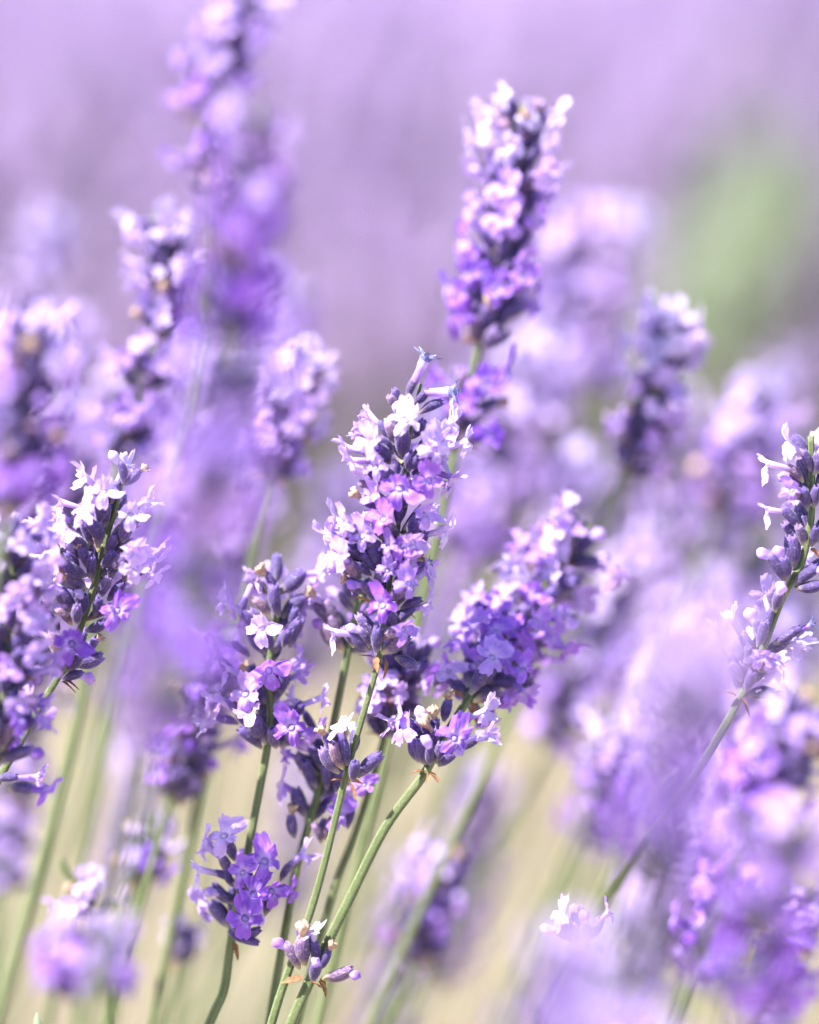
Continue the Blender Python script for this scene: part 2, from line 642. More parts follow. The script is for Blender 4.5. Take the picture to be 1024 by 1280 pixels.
class Spike:
    """one lavender flower stalk: axis given bottom to tip, every calyx and flower its own part"""
    def __init__(self, axis, label, group='lavender flower spikes', D=FOC, r0=1.35, r1=.75, hairs=0, seed=0, name='lavender_spike', root=None):
        self.rr = random.Random(seed*31+5)
        P = []
        for a in reversed(axis):
            P.append(at(a[0], a[1], a[2] if len(a) > 2 else D))
        low = []
        T = (P[0]-P[1]).normalized()
        p = P[0].copy()
        step = .03
        i = 0
        while p.z > .20 and i < 40:                      # on down, out of the frame, to the leafy base of the bush
            T = (T*.93+Vector((self.rr.uniform(-.05, .05)*.4, .0, -1))*.07).normalized()
            p = p+T*step
            low.append(p.copy())
            i += 1
        self.pts = catmull(list(reversed(low))+P, 6)
        self.D = D
        self.axis = axis
        self.o = empty(name, self.pts[0], label, 'lavender', group)
        self.org = self.pts[0].copy()
        part('stem', sweep('stem', self.pts, r0*MM*.80, r1*MM*.75, self.org, hairs, seed), self.o)

    def near(self, py, px=None):
        """axis point, tangent and depth at the pixel row py"""
        best = None
        for i, p in enumerate(self.pts):
            d = p-CAM
            D = d.dot(FWD)
            k = H/1280*D/FOC
            y = 640-d.dot(UP)/k
            x = 512+d.dot(RIGHT)/k
            e = abs(y-py) if px is None else math.hypot(y-py, x-px)
            if best is None or e < best[0]:
                best = (e, i, D)
        i = best[1]
        n = len(self.pts)
        return self.pts[i], (self.pts[min(i+1, n-1)]-self.pts[max(i-1, 0)]).normalized(), best[2]

    def floret(self, bx, by, tx, ty, tw=0.0, kind='c', v=.5, lean=None, sc=1.0, dz=0.0):
        rr = self.rr
        P, T, D = self.near(by)
        D = D-.0022*tw-.0008-dz
        k = H/1280*D/FOC
        v2 = RIGHT*((tx-bx)*k)-UP*((ty-by)*k)
        ln = v2.length
        d = v2.normalized()*math.sqrt(max(0, 1-tw*tw))+TOCAM*tw
        s = ln/max(.35, math.sqrt(max(.05, 1-tw*tw)))/CAL_L
        s = min(1.25, max(.72, s))
        Mx = Matrix.Translation(at(bx, by, D)-self.org) @ orient(d, T+TOCAM*.15) @ Matrix.Scale(s, 4)
        cal = part('calyx', rr.choice(CALYX), self.o, Mx, None)
        corolla(cal, kind, rr, v, lean, sc/s)
        return cal

    def face(self, x, y, v=.75, tx=0.0, ty=0.2, sc=1.0, kind='o', dz=0.0):
        """a flower that looks at the camera, its mouth at pixel x, y"""
        rr = self.rr
        P, T, D = self.near(y)
        d = (TOCAM+RIGHT*(tx+rr.uniform(-.35, .35))+UP*(ty+rr.uniform(-.15, .3))).normalized()
        s = 1.0
        p = at(x, y, D-.006-dz)
        Mx = Matrix.Translation(p-d*(CAL_L*.8+2.6*MM)-self.org) @ orient(d, T)
        cal = part('calyx', rr.choice(CALYX), self.o, Mx)
        corolla(cal, kind, rr, v, 0.0, sc)

    def bract(self, bx, by, tx, ty, tw=0.1, sc=1.0):
        rr = self.rr
        P, T, D = self.near(by)
        D -= .0012
        k = H/1280*D/FOC
        v2 = RIGHT*((tx-bx)*k)-UP*((ty-by)*k)
        d = v2.normalized()*math.sqrt(1-tw*tw)+TOCAM*tw
        s = max(.7, min(1.7, v2.length/(4.2*MM)))*sc
        part('bract', rr.choice(BRACT), self.o, Matrix.Translation(at(bx, by, D)-self.org) @ orient(d, T) @ Matrix.Rotation(rr.uniform(-.7, .7), 4, 'Z') @ Matrix.Diagonal((min(s, 1.0), s, s, 1)))

    def whorl(self, py, n=9, op=.5, v=.5, spread=1.0, back=False, sc=1.0, px=None, bracts=2, wither=.12, closed=.2):
        """a ring of calyces round the stem at pixel row py"""
        rr = self.rr
        P, T, D = self.near(py, px)
        X, Y = frame(T)
        a0 = rr.uniform(0, 6.28)
        for k in range(n):
            a = a0+2*math.pi*k/n+rr.uniform(-.3, .3)
            rad = X*math.cos(a)+Y*math.sin(a)
            if back and rad.dot(TOCAM) > .25:
                continue
            tier = k % 2
            e = math.radians(rr.uniform(34, 62) if tier == 0 else rr.uniform(18, 40))*spread
            d = T*math.cos(e)+rad*math.sin(e)
            s = rr.uniform(.85, 1.1)*sc
            Mx = Matrix.Translation(P+rad*.7*MM*sc+T*((.2+1.6*tier+rr.uniform(-.4, .6))*MM*sc)-self.org) @ orient(d, T) @ Matrix.Scale(s, 4)
            cal = part('calyx', rr.choice(CALYX), self.o, Mx)
            u = rr.random()
            kind = 'f' if u < op else ('b' if u < op+closed*(1-op) else ('w' if u < op+(closed+wither)*(1-op) else 'c'))
            corolla(cal, kind, rr, v)
        for k in range(0 if back else bracts):
            a = rr.uniform(0, 6.28)
            rad = X*math.cos(a)+Y*math.sin(a)
            d = T*rr.uniform(-.3, .5)+rad
            part('bract', rr.choice(BRACT), self.o, Matrix.Translation(P+rad*.8*MM-self.org) @ orient(d, T) @ Matrix.Scale(rr.uniform(.7, 1)*sc, 4))


# ------------------------------------------------------------------ the setting: dry ground and the next rows of the field
gs = 120
me = mesh('ground', [(-gs, -gs, 0), (gs, -gs, 0), (gs, gs, 0), (-gs, gs, 0)], [(0, 1, 2, 3)], [M['ground']])
g = bpy.data.objects.new('ground', me)
C.objects.link(g)
g['kind'] = 'structure'


def rot_quads(P, U, W):
    """quads centred on P (n,3) spanned by half vectors U and W"""
    V = np.stack([P-U-W, P+U-W, P+U+W, P-U+W], 1).reshape(-1, 3)
    return V


def unit(n):
    a = nrg.normal(size=(n, 3))
    return a/np.linalg.norm(a, axis=1, keepdims=True)


def row_mesh(name, x0, x1, depth, nsp, gap=None):
    """a hedge of lavender: leaf blades, stems and small flowers, too many to count"""
    V, mi, al = [], [], []
    # leaf blades in the mound
    nl = int(nsp*5)
    x = nrg.uniform(x0, x1, nl)
    y = nrg.uniform(-depth/2, depth/2, nl)
    mound = .27*np.sqrt(np.clip(1-(2*y/depth)**2, 0, 1))*(.85+.2*np.sin(x*7+1))+.03
    z = mound*nrg.uniform(.25, 1.05, nl)
    P = np.stack([x, y, z], 1)
    d = unit(nl)
    d[:, 2] = np.abs(d[:, 2])+.5
    d /= np.linalg.norm(d, axis=1, keepdims=True)
    w = np.cross(d, unit(nl))
    w /= np.linalg.norm(w, axis=1, keepdims=True)+1e-9
    V.append(rot_quads(P, w*.003, d*nrg.uniform(.014, .03, (nl, 1))))
    mi.append(np.zeros(nl, int))
    al.append(np.zeros(nl*4))
    # spikes
    x = nrg.uniform(x0, x1, nsp)                         # tips spread evenly over the rounded hedge, the flanks too
    th = nrg.uniform(-1.28, 1.3, nsp)
    y = (depth/2+.12)*np.sin(th)+nrg.normal(0, .03, nsp)
    top = .13+.44*np.cos(th)+nrg.normal(0, .035, nsp)
    if gap is not None:
        keep = nrg.random(nsp) > gap(x, y)
        x, y, top = x[keep], y[keep], top[keep]
        nsp = len(x)
    tip = np.stack([x+nrg.normal(.04, .05, nsp), y, top], 1)
    root = np.stack([x, y*.5, np.clip(top-.30, .03, .2)], 1)
    ax = tip-root
    L = np.linalg.norm(ax, axis=1, keepdims=True)
    ax = ax/L
    for s in (np.array([1., 0, 0]), np.array([0., 1, 0])):
        V.append(rot_quads((tip+root)/2, np.tile(s*.0012, (nsp, 1)), ax*L/2))
        mi.append(np.ones(nsp, int))
        al.append(np.zeros(nsp*4))
    for k in range(44):                                 # petals and calyces along the head
        t = nrg.uniform(0, .062, (nsp, 1))
        rd = unit(nsp)
        c = tip-ax*t+rd*nrg.uniform(.002, .0085, (nsp, 1))
        u = unit(nsp)
        w = np.cross(u, unit(nsp))
        w /= np.linalg.norm(w, axis=1, keepdims=True)+1e-9
        if k < 39:
            V.append(rot_quads(c, u*.0034, w*.0032))
            mi.append(np.full(nsp, 2))
        else:
            V.append(rot_quads(tip-ax*t+rd*.0035, (ax+rd*.6)*.003, w*.0011))
            mi.append(np.full(nsp, 3))
        al.append(np.full(nsp*4, .8))
    V = np.concatenate(V)
    mi = np.concatenate(mi)
    Q = np.arange(len(V)).reshape(-1, 4)
    return fast_mesh(name, V, Q, [M['silver'], M['leaf'], M['petal'], M['calyx']], mi, {'along': np.concatenate(al), 'rib': np.zeros(len(V))})


def green_gap(x, y):
    c = np.exp(-((x-.235-.12*np.clip(y+.5, -.3, .3))/.05)**2)
    return np.clip(c*.9, 0, .9)


ROWS = [(2.95, 'front'), (4.15, ''), (5.35, ''), (6.6, ''), (7.9, ''), (9.2, ''), (10.6, ''), (12.2, '')]
first = row_mesh('lavender_row', -1.6, 1.6, 1.0, 6500, green_gap)
later = row_mesh('lavender_row', -3.2, 3.2, 1.05, 7000)
for i, (y, w) in enumerate(ROWS):
    o = bpy.data.objects.new('lavender_row', first if i == 0 else later)
    C.objects.link(o)
    o.location = (0 if i == 0 else (.37*i % 1)-.5, y, 0)
    o['kind'] = 'stuff'
    o.color = (0.80, 0.70, 0.80, 1)

# leafy base the stalks grow from, below the frame
nl = 5200
x = nrg.uniform(-.75, .55, nl)
y = nrg.uniform(.22, 1.05, nl)
z = nrg.uniform(.02, .24, nl)*(.7+.3*np.sin(x*9)*np.cos(y*8))
d = unit(nl)
d[:, 2] = np.abs(d[:, 2])+.6
d /= np.linalg.norm(d, axis=1, keepdims=True)
w = np.cross(d, unit(nl))
w /= np.linalg.norm(w, axis=1, keepdims=True)
V = rot_quads(np.stack([x, y, z], 1), w*.003, d*nrg.uniform(.015, .03, (nl, 1)))
o = bpy.data.objects.new('lavender_leaves', fast_mesh('lavender_leaves', V, np.arange(len(V)).reshape(-1, 4), [M['leaf']]))
C.objects.link(o)
o['kind'] = 'stuff'
# dry straw lying between the rows
nl = 5000
x = nrg.uniform(-1.4, 1.4, nl)
y = nrg.uniform(1.1, 2.7, nl)
a = nrg.uniform(0, 6.28, nl)
d = np.stack([np.cos(a), np.sin(a), nrg.uniform(0, .5, nl)], 1)
w = np.stack([-np.sin(a), np.cos(a), np.zeros(nl)], 1)
V = rot_quads(np.stack([x, y, nrg.uniform(.004, .03, nl)], 1), w*.0022, d*nrg.uniform(.015, .05, (nl, 1)))
o = bpy.data.objects.new('straw', fast_mesh('straw', V, np.arange(len(V)).reshape(-1, 4), [M['straw']]))
C.objects.link(o)
o['kind'] = 'stuff'
# thin grass between the stalks
nl = 2600
x = nrg.uniform(-1.2, 1.2, nl)
y = nrg.uniform(1.3, 2.6, nl)
hh = nrg.uniform(.03, .12, nl)
d = np.stack([nrg.normal(.15, .2, nl), nrg.normal(0, .2, nl), np.ones(nl)], 1)
w = unit(nl)
w[:, 2] = 0
V = rot_quads(np.stack([x, y, hh], 1), w*.0016, d*hh[:, None])
o = bpy.data.objects.new('grass', fast_mesh('grass', V, np.arange(len(V)).reshape(-1, 4), [M['leaf']]))
C.objects.link(o)
o['kind'] = 'stuff'
# taller olive blades and dry stalks behind the bush, a loose haze of them
for nm, nl, x0, x1, m_, wd in (('grass', 150, -.62, .45, 'leaf', .0022), ('dry_grass', 300, -.62, .45, 'straw', .0016)):
    x = nrg.uniform(x0, x1, nl)
    y = nrg.uniform(.95, 1.75, nl)
    hh = nrg.uniform(.10, .22, nl)
    d = np.stack([nrg.normal(.22, .16, nl), nrg.normal(0, .15, nl), np.ones(nl)], 1)
    w = unit(nl)
    w[:, 2] = 0
    V = rot_quads(np.stack([x, y, hh], 1), w*wd, d*hh[:, None])
    o = bpy.data.objects.new(nm, fast_mesh(nm, V, np.arange(len(V)).reshape(-1, 4), [M[m_]]))
    C.objects.link(o)
    o['kind'] = 'stuff'
# green leafy clump that shows between the purple rows
root = empty('green_shrub', (.165, 2.30, 0), 'bright green leafy clump blurred among the purple rows at upper right', 'shrub')
nl = 190
h = nrg.uniform(0, 1, nl)
P = np.stack([.030+.075*h+nrg.normal(0, .021, nl)*(1.1-.3*h), nrg.normal(0, .05, nl), .29+.17*h], 1)
d = unit(nl)
d[:, 2] = np.abs(d[:, 2])+.4
w = np.cross(d, unit(nl))
w /= np.linalg.norm(w, axis=1, keepdims=True)
V = rot_quads(P, w*.006, d*.016)
part('foliage', fast_mesh('foliage', V, np.arange(len(V)).reshape(-1, 4), [M['green']]), root)
for k in range(4):
    b = Vector((.18+.012*k, 2.30, 0))
    part('stem', sweep('stem', [b, b+Vector((0, .01, .2)), b+Vector((.08+.015*k, 0, .46))], .003, .0015, Vector((.165, 2.30, 0))), root)

# ------------------------------------------------------------------ stalks in focus
def crop(ox, oy, s):
    return lambda *a: tuple((ox if i % 2 == 0 else oy)+q*s for i, q in enumerate(a))


def fill(S, conv, rows):
    for r in rows:
        k = r[0]
        if k == 'o':
            x, y = conv(r[1], r[2])
            S.face(x, y, *r[3:])
        elif k == 'r':
            S.bract(*conv(*r[1:5]), *r[5:])
        else:
            S.floret(*conv(*r[1:5]), r[5] if len(r) > 5 else 0.1, k, *r[6:])


# --- S1, the sharp stalk in the middle
S1 = Spike([(526, 480), (513, 540), (505, 600), (495, 680), (485, 740), (477, 800), (471, 835), (444, 928), (430, 980), (406, 1078), (387, 1144), (359, 1219), (338, 1285)],
           'sharp violet lavender stalk in the centre with two shrivelled blue tubes at its tip', hairs=2600, seed=1, r0=1.4, r1=.35)
c1 = crop(370, 430, .336)
fill(S1, c1, [
    ('t', 415, 205, 442, 135, .1, .55, .05, 1.25), ('t', 432, 228, 480, 180, .15, .45, .75, 1.25), ('c', 460, 258, 545, 215, .1), ('c', 405, 242, 368, 172, .15), ('c', 432, 262, 424, 228, .6), ('c', 385, 262, 372, 240, .4),
    ('b', 392, 345, 388, 300, .3, .1, .2), ('c', 375, 372, 345, 305, .2), ('c', 362, 410, 318, 358, .35), ('c', 402, 425, 396, 362, .4), ('c', 430, 352, 466, 298, .3), ('c', 442, 402, 490, 348, .3),
    ('f', 335, 400, 282, 345, .0, .35), ('f', 310, 450, 262, 405, .1, .35), ('f', 340, 470, 300, 445, .3, .15), ('f', 350, 365, 322, 315, -.1, .1), ('f', 480, 380, 520, 330, .2, .02), ('f', 490, 430, 545, 395, .1, .2), ('f', 470, 380, 510, 335, -.2, .05),
    ('c', 462, 475, 488, 440, .4), ('c', 422, 475, 422, 428, .5), ('w', 430, 505, 455, 490, .4, .5, .2, .8), ('f', 440, 520, 490, 515, .2, .35),
    ('o', 378, 535, .80, .0, .6, 1.45), ('f', 450, 500, 500, 480, .0, .15),
    ('c', 305, 565, 272, 540, .2), ('c', 318, 525, 278, 482, .2), ('c', 342, 625, 308, 568, .4), ('c', 380, 672, 380, 600, .45), ('f', 402, 692, 462, 630, .25, .05), ('b', 430, 680, 470, 620, -.1, .1), ('w', 310, 610, 280, 590, .3, .5, .2, .8),
    ('b', 325, 730, 292, 650, .2, .3), ('o', 345, 745, .55, -.2, .5, 1.0), ('b', 370, 760, 402, 735, .5, .5), ('b', 310, 700, 322, 640, .4, .55), ('f', 340, 680, 320, 620, .3, .35),
    ('f', 262, 735, 190, 665, .0, .15), ('f', 240, 750, 165, 700, .1, .1), ('f', 260, 790, 195, 740, .2, .2), ('b', 290, 780, 240, 715, .35, .2), ('b', 250, 800, 210, 770, .4, .05), ('f', 262, 820, 205, 790, .1, .35), ('b', 240, 850, 190, 835, .3, .4),
    ('f', 432, 765, 468, 722, .1, .02), ('c', 420, 740, 452, 700, .2),
    ('c', 332, 842, 282, 752, .35), ('c', 322, 848, 250, 775, .3), ('c', 346, 845, 346, 765, .5), ('c', 356, 850, 440, 778, .3), ('w', 372, 852, 448, 808, .2, .5, .2, .8), ('w', 280, 860, 240, 835, .5, .5, .2, 1.0), ('t', 395, 850, 440, 830, .2, .8, .1, .55),
    ('c', 302, 962, 262, 882, .3), ('b', 285, 945, 240, 892, .4, .45), ('o', 332, 975, .88, .05, .45, 1.4), ('f', 385, 940, 420, 895, .1, .1), ('c', 390, 985, 440, 962, .2), ('f', 320, 880, 350, 840, .4, .5), ('w', 260, 930, 225, 900, .2, .5, .2, .8),
    ('r', 395, 1000, 466, 1004), ('r', 262, 935, 215, 915), ('r', 285, 968, 245, 940), ('f', 380, 1040, 410, 1010, .1, .25), ('b', 340, 1060, 345, 1020, .5, .6),
    ('f', 272, 1142, 206, 1066, .25, .1), ('c', 215, 1130, 186, 1075, .1), ('b', 275, 1130, 236, 1060, .3, .2), ('c', 300, 1148, 305, 1050, .45), ('c', 320, 1152, 408, 1065, .3), ('c', 345, 1152, 420, 1085, .0), ('c', 368, 1165, 448, 1200, .1),
    ('r', 330, 1168, 342, 1232, .5, 1.2), ('r', 285, 1165, 262, 1160), ('r', 300, 1165, 300, 1190, .6),
])
fill(S1, c1, [
    ('o', 285, 365, .25, -.7, .7, 1.25), ('o', 520, 395, .2, .7, .6, 1.3), ('o', 290, 455, .3, -.6, .4, 1.2), ('o', 500, 505, .55, .6, .2, 1.2), ('o', 545, 350, .1, .8, .9, 1.2), ('o', 400, 285, .15, .0, 1.2, 1.4),
    ('o', 250, 715, .35, -.6, .5, 1.2), ('o', 175, 670, .3, -.9, .6, 1.2), ('o', 325, 650, .6, -.2, .4, 1.1), ('o', 478, 625, .3, .7, .6, 1.1), ('o', 445, 735, .3, .6, .4, 1.15), ('o', 395, 745, .7, .1, .3, 1.0),
    ('o', 180, 790, .4, -.8, .4, 1.1), ('o', 420, 890, .4, .6, .3, 1.1), ('o', 395, 1060, .45, .6, .2, 1.1), ('o', 345, 835, .55, .0, .3, .9),
])
for py, n in ((575, 5), (620, 6), (672, 6), (712, 5), (762, 6), (812, 5)):
    S1.whorl(py, n, .55, .42, back=True)
c2 = crop(200, 680, .4686)
fill(S1, c2, [
    ('c', 478, 612, 432, 545, .2), ('c', 488, 600, 462, 530, .35), ('f', 500, 590, 488, 520, .25, .15, .1), ('b', 490, 600, 470, 550, -.1, .4), ('w', 470, 560, 445, 515, .1, .5, .1, .8), ('c', 514, 632, 522, 578, .55), ('c', 528, 622, 590, 560, .2),
    ('r', 490, 630, 470, 628, .4), ('r', 505, 640, 520, 665, .3), ('r', 500, 632, 530, 632, .4), ('b', 515, 560, 520, 500, -.4, .05),
])

# --- S2, forking off to the right
S2 = Spike([(732, 655, .533), (712, 690, .531), (680, 735, .528), (640, 790, .521), (600, 850, .511), (572, 895, .505), (545, 938, .502), (529, 970, .5), (481, 1036, .5), (434, 1130, .5), (413, 1172, .5), (386, 1230, .5), (362, 1285, .5)],
           'lavender stalk bending right from the centre, loose clusters spaced down its stem', hairs=2200, seed=2, r0=1.5, r1=.7)
fill(S2, c2, [
    ('b', 372, 1135, 334, 1065, .15, .5), ('w', 387, 1125, 380, 1045, .3, .5, .0, 1.0), ('f', 412, 1120, 412, 1058, .3, .05, .0, .8), ('w', 428, 1135, 452, 1082, .25, .5, .1, .9), ('b', 408, 1165, 418, 1112, .6, .4), ('b', 432, 1160, 514, 1132, .15, .45), ('c', 420, 1130, 445, 1085, -.2), ('w', 395, 1100, 375, 1020, -.2, .5, .1, .8),
    ('r', 380, 1160, 320, 1166), ('r', 425, 1165, 464, 1216), ('r', 405, 1170, 440, 1175, .3, .8),
])
c4 = crop(440, 820, .195)
fill(S2, c4, [
    ('f', 455, 690, 392, 545, .1, .45), ('c', 470, 695, 440, 530, .3), ('b', 500, 700, 500, 570, .5, .2), ('b', 555, 705, 655, 620, .3, .25), ('c', 540, 690, 570, 560, .3), ('w', 520, 600, 520, 480, .2), ('w', 500, 540, 530, 430, .1), ('w', 590, 420, 610, 330, .1, .5, .1, .9),
    ('f', 440, 560, 400, 440, .1, .35), ('f', 440, 470, 330, 400, .0, .3), ('o', 655, 540, .85, .3, .4, 1.35), ('f', 690, 600, 770, 545, .2, .15), ('f', 640, 480, 740, 400, .0, .3), ('c', 430, 680, 400, 600, -.3), ('b', 480, 560, 470, 480, .2, .1),
    ('r', 465, 745, 430, 735, .3), ('r', 500, 748, 525, 770, .4), ('r', 480, 745, 480, 775, .6, .8),
])
for py, n, v in ((874, 8, .6), (850, 9, .65), (824, 9, .6), (796, 9, .55), (764, 8, .55), (735, 8, .4), (706, 7, .25)):
    S2.whorl(py, n, .72, v, spread=1.2, sc=1.12)
for (x, y, v) in ((600, 830, .8), (640, 790, .8), (690, 715, .1), (580, 780, .25), (655, 835, .7), (620, 750, .5), (665, 740, .6), (590, 745, .2), (705, 770, .4), (640, 705, .1), (560, 835, .4)):
    S2.face(x, y, v, rng.uniform(-.8, .8), rng.uniform(.1, .9), rng.uniform(1.0, 1.25))
S2.face(700, 690, .1, .2, .6)

# --- S3, left of the middle
S3 = Spike([(341, 728), (346, 780), (337, 830), (338, 900), (333, 942), (317, 1027), (305, 1092), (289, 1177), (280, 1238), (260, 1285)],
           'lavender stalk left of centre with open violet blooms and a separate low cluster', D=.509, hairs=600, seed=3, r0=1.4, r1=.65)
fill(S3, c2, [
    ('c', 272, 545, 213, 492, .2), ('c', 282, 535, 252, 460, .3), ('c', 310, 545, 300, 488, .5), ('o', 352, 492, .85, .1, .3, 1.5), ('f', 245, 490, 205, 440, .1, .2), ('f', 225, 450, 185, 420, .2, .25), ('f', 345, 470, 380, 425, .1, .35), ('f', 210, 480, 170, 470, .0, .2), ('b', 330, 540, 370, 500, .2, .5),
    ('o', 288, 338, .75, -.1, .3, 1.35), ('o', 275, 225, .2, -.3, .7, 1.3), ('o', 225, 400, .5, -.5, .6, 1.3), ('o', 245, 445, .35, -.4, .8, 1.2), ('c', 322, 400, 330, 345, .4), ('f', 260, 390, 225, 350, .2, .3), ('f', 250, 230, 225, 190, .1, .15), ('c', 318, 195, 305, 108, .2), ('c', 292, 190, 256, 150, .2), ('c', 345, 275, 376, 200, .3), ('c', 328, 275, 345, 240, .5), ('w', 310, 130, 290, 90, .1), ('c', 350, 230, 360, 180, .1), ('f', 215, 200, 225, 150, .0, .1),
    ('f', 200, 350, 165, 310, .1, .6), ('f', 240, 300, 200, 270, .1, .3),
    ('o', 218, 1000, .88, .0, .3, 1.5), ('f', 195, 880, 165, 830, .3, .35, .3, 1.3), ('f', 200, 900, 160, 880, .2, .1, .2, 1.2), ('o', 285, 850, .70, .2, .5, 1.5), ('o', 165, 775, .4, -.2, .8, 1.3), ('o', 250, 935, .85, .2, .6, 1.3), ('o', 300, 925, .8, .6, .3, 1.2), ('c', 195, 915, 178, 865, .2), ('f', 280, 990, 310, 930, .2, .6), ('c', 206, 1056, 262, 1062, .3), ('c', 208, 1046, 268, 1025, .3), ('b', 200, 960, 160, 930, .2, .4), ('f', 320, 900, 345, 860, .0, .3), ('f', 240, 930, 240, 900, .5, .8), ('c', 235, 1060, 205, 1040, .3), ('r', 196, 1064, 214, 1104, .3),
])
for py, n in ((935, 7), (880, 7), (830, 7), (785, 6), (745, 5), (1170, 8), (1135, 6)):
    S3.whorl(py, n, .5, .4, back=True)

# --- S4, behind the middle stalk
S4 = Spike([(452, 740), (438, 800), (428, 850), (418, 900), (405, 960), (394, 1005), (373, 1078), (355, 1172), (336, 1285)],
           'dark budded lavender stalk close behind the central one, showing to its left', D=.513, hairs=300, seed=4, r0=1.3, r1=.7)
fill(S4, c2, [
    ('c', 420, 650, 388, 575, .2), ('c', 445, 655, 440, 590, .4), ('c', 470, 660, 480, 600, .3), ('b', 430, 600, 400, 540, .1, .3), ('o', 545, 640, .65, .4, .1, .8), ('c', 430, 800, 412, 745, .3), ('f', 440, 790, 460, 730, .3, .6), ('c', 425, 790, 440, 735, .2), ('w', 358, 785, 350, 722, .1, .5, -.1, 1.1),
    ('f', 420, 500, 400, 470, .1, .2), ('c', 490, 640, 510, 580, .1), ('f', 500, 760, 505, 740, .1, .3),
    ('f', 480, 210, 440, 150, .1, .1), ('f', 460, 220, 410, 160, .0, .2), ('c', 480, 250, 455, 190, .1),
])
for py, n in ((1000, 9), (965, 8), (1040, 5), (815, 8), (775, 7)):
    S4.whorl(py, n, .35, .5, back=True)
S4b = Spike([(505, 835), (497, 860), (485, 905), (470, 960), (445, 1040), (415, 1120), (370, 1285)], 'half hidden lavender stalk just right of the central stem, pale flowers on dark calyces', D=.519, seed=5, r0=1.2, r1=.7)
for py, n in ((925, 9), (900, 10), (870, 10), (845, 8)):
    S4b.whorl(py, n, .4, .25)
S4b.face(455, 880, .15, -.2, .2)

# --- S5, left, in focus
S5 = Spike([(154, 592), (144, 637), (133, 673), (122, 720), (108, 763), (86, 828), (73, 846), (54, 878), (30, 920), (-10, 990)],
           'sharp lavender stalk on the left, white upper petals, a single bud on its tip', hairs=1500, seed=6, r0=1.3, r1=.5)
c5 = crop(0, 540, .3596)
fill(S5, c5, [
    ('b', 215, 866, 290, 838, .15, .5), ('c', 208, 845, 216, 790, .35), ('c', 235, 832, 282, 775, .3), ('o', 238, 735, .9, -.05, .5, 1.4), ('w', 205, 700, 182, 655, .1, .5, .1, 1.0), ('r', 215, 868, 270, 902), ('r', 225, 862, 262, 880, .3), ('w', 285, 770, 320, 735, .3, .5, .2, .8),
    ('o', 412, 622, .85, .35, .4, 1.3), ('c', 298, 692, 372, 658, .3), ('c', 272, 668, 272, 622, .55), ('c', 252, 672, 206, 620, .25), ('c', 245, 625, 205, 560, .2), ('b', 262, 610, 215, 545, .3, .5), ('b', 285, 640, 290, 590, .3, .05), ('c', 330, 640, 345, 590, .5), ('r', 300, 660, 335, 630, .3),
    ('c', 345, 580, 382, 505, .35), ('c', 375, 585, 430, 520, .2), ('w', 300, 550, 235, 500, .3, .5, .3), ('c', 292, 555, 232, 495, .2), ('c', 310, 505, 320, 445, .4), ('c', 275, 482, 235, 420, .2), ('w', 300, 470, 290, 430, .4, .5, .2, .7), ('w', 375, 500, 405, 460, .4, .5, .2, .8), ('c', 385, 490, 400, 440, .3),
    ('f', 420, 470, 465, 450, .1, .05), ('f', 430, 510, 475, 490, .2, .1), ('f', 410, 450, 470, 415, -.1, .1),
    ('c', 340, 402, 344, 308, .35), ('c', 312, 392, 290, 325, .3), ('c', 365, 425, 402, 355, .3), ('c', 395, 400, 432, 325, .1), ('c', 365, 330, 370, 285, .2), ('c', 290, 440, 250, 400, .2), ('c', 350, 470, 375, 440, .4),
    ('f', 320, 320, 295, 280, .1, .0), ('f', 370, 260, 360, 220, .2, .0), ('f', 430, 320, 455, 285, .1, .02), ('f', 270, 390, 225, 350, .0, .1), ('f', 385, 250, 395, 210, .0, .0), ('f', 250, 470, 210, 450, .0, .15), ('f', 300, 360, 262, 320, -.1, .03), ('f', 240, 420, 215, 395, .2, .08),
    ('b', 428, 180, 424, 145, .2, .0), ('w', 430, 185, 455, 162, .1, .5, .2, .8),
])
fill(S5, c5, [('o', 290, 285, .02, -.5, .9, 1.3), ('o', 362, 205, .0, .1, 1.0, 1.3), ('o', 455, 280, .05, .6, .9, 1.1), ('o', 225, 340, .05, -.8, .7, 1.2), ('o', 480, 410, .1, .8, .6, 1.1), ('o', 200, 440, .2, -.8, .4, 1.1), ('o', 480, 470, .15, .8, .2, 1.1)])  # near-white upper petals: overhead sun put into their tint
for py, n in ((835, 5), (770, 7), (735, 7), (700, 7), (665, 6)):
    S5.whorl(py, n, .45, .2, back=True)

# --- S6, left edge
S6 = Spike([(14, 690), (16, 760), (10, 840), (0, 910), (-12, 980), (-40, 1080), (-70, 1200)],
           'lavender stalk cut by the left edge, broad soft violet blooms below the sharp one', D=.484, seed=7)
for py, n, v in ((960, 9, .7), (925, 9, .6), (885, 9, .4), (845, 9, .35), (805, 9, .3), (765, 9, .2), (725, 8, .2), (700, 6, .2)):
    S6.whorl(py, n, .7, v, spread=1.1)
S6.floret(-5, 975, 18, 972, .2, 'f', .45, .1, 1.0, -.014)
S6.floret(10, 985, 25, 985, .0, 'f', .75, .1, 1.0, -.006)

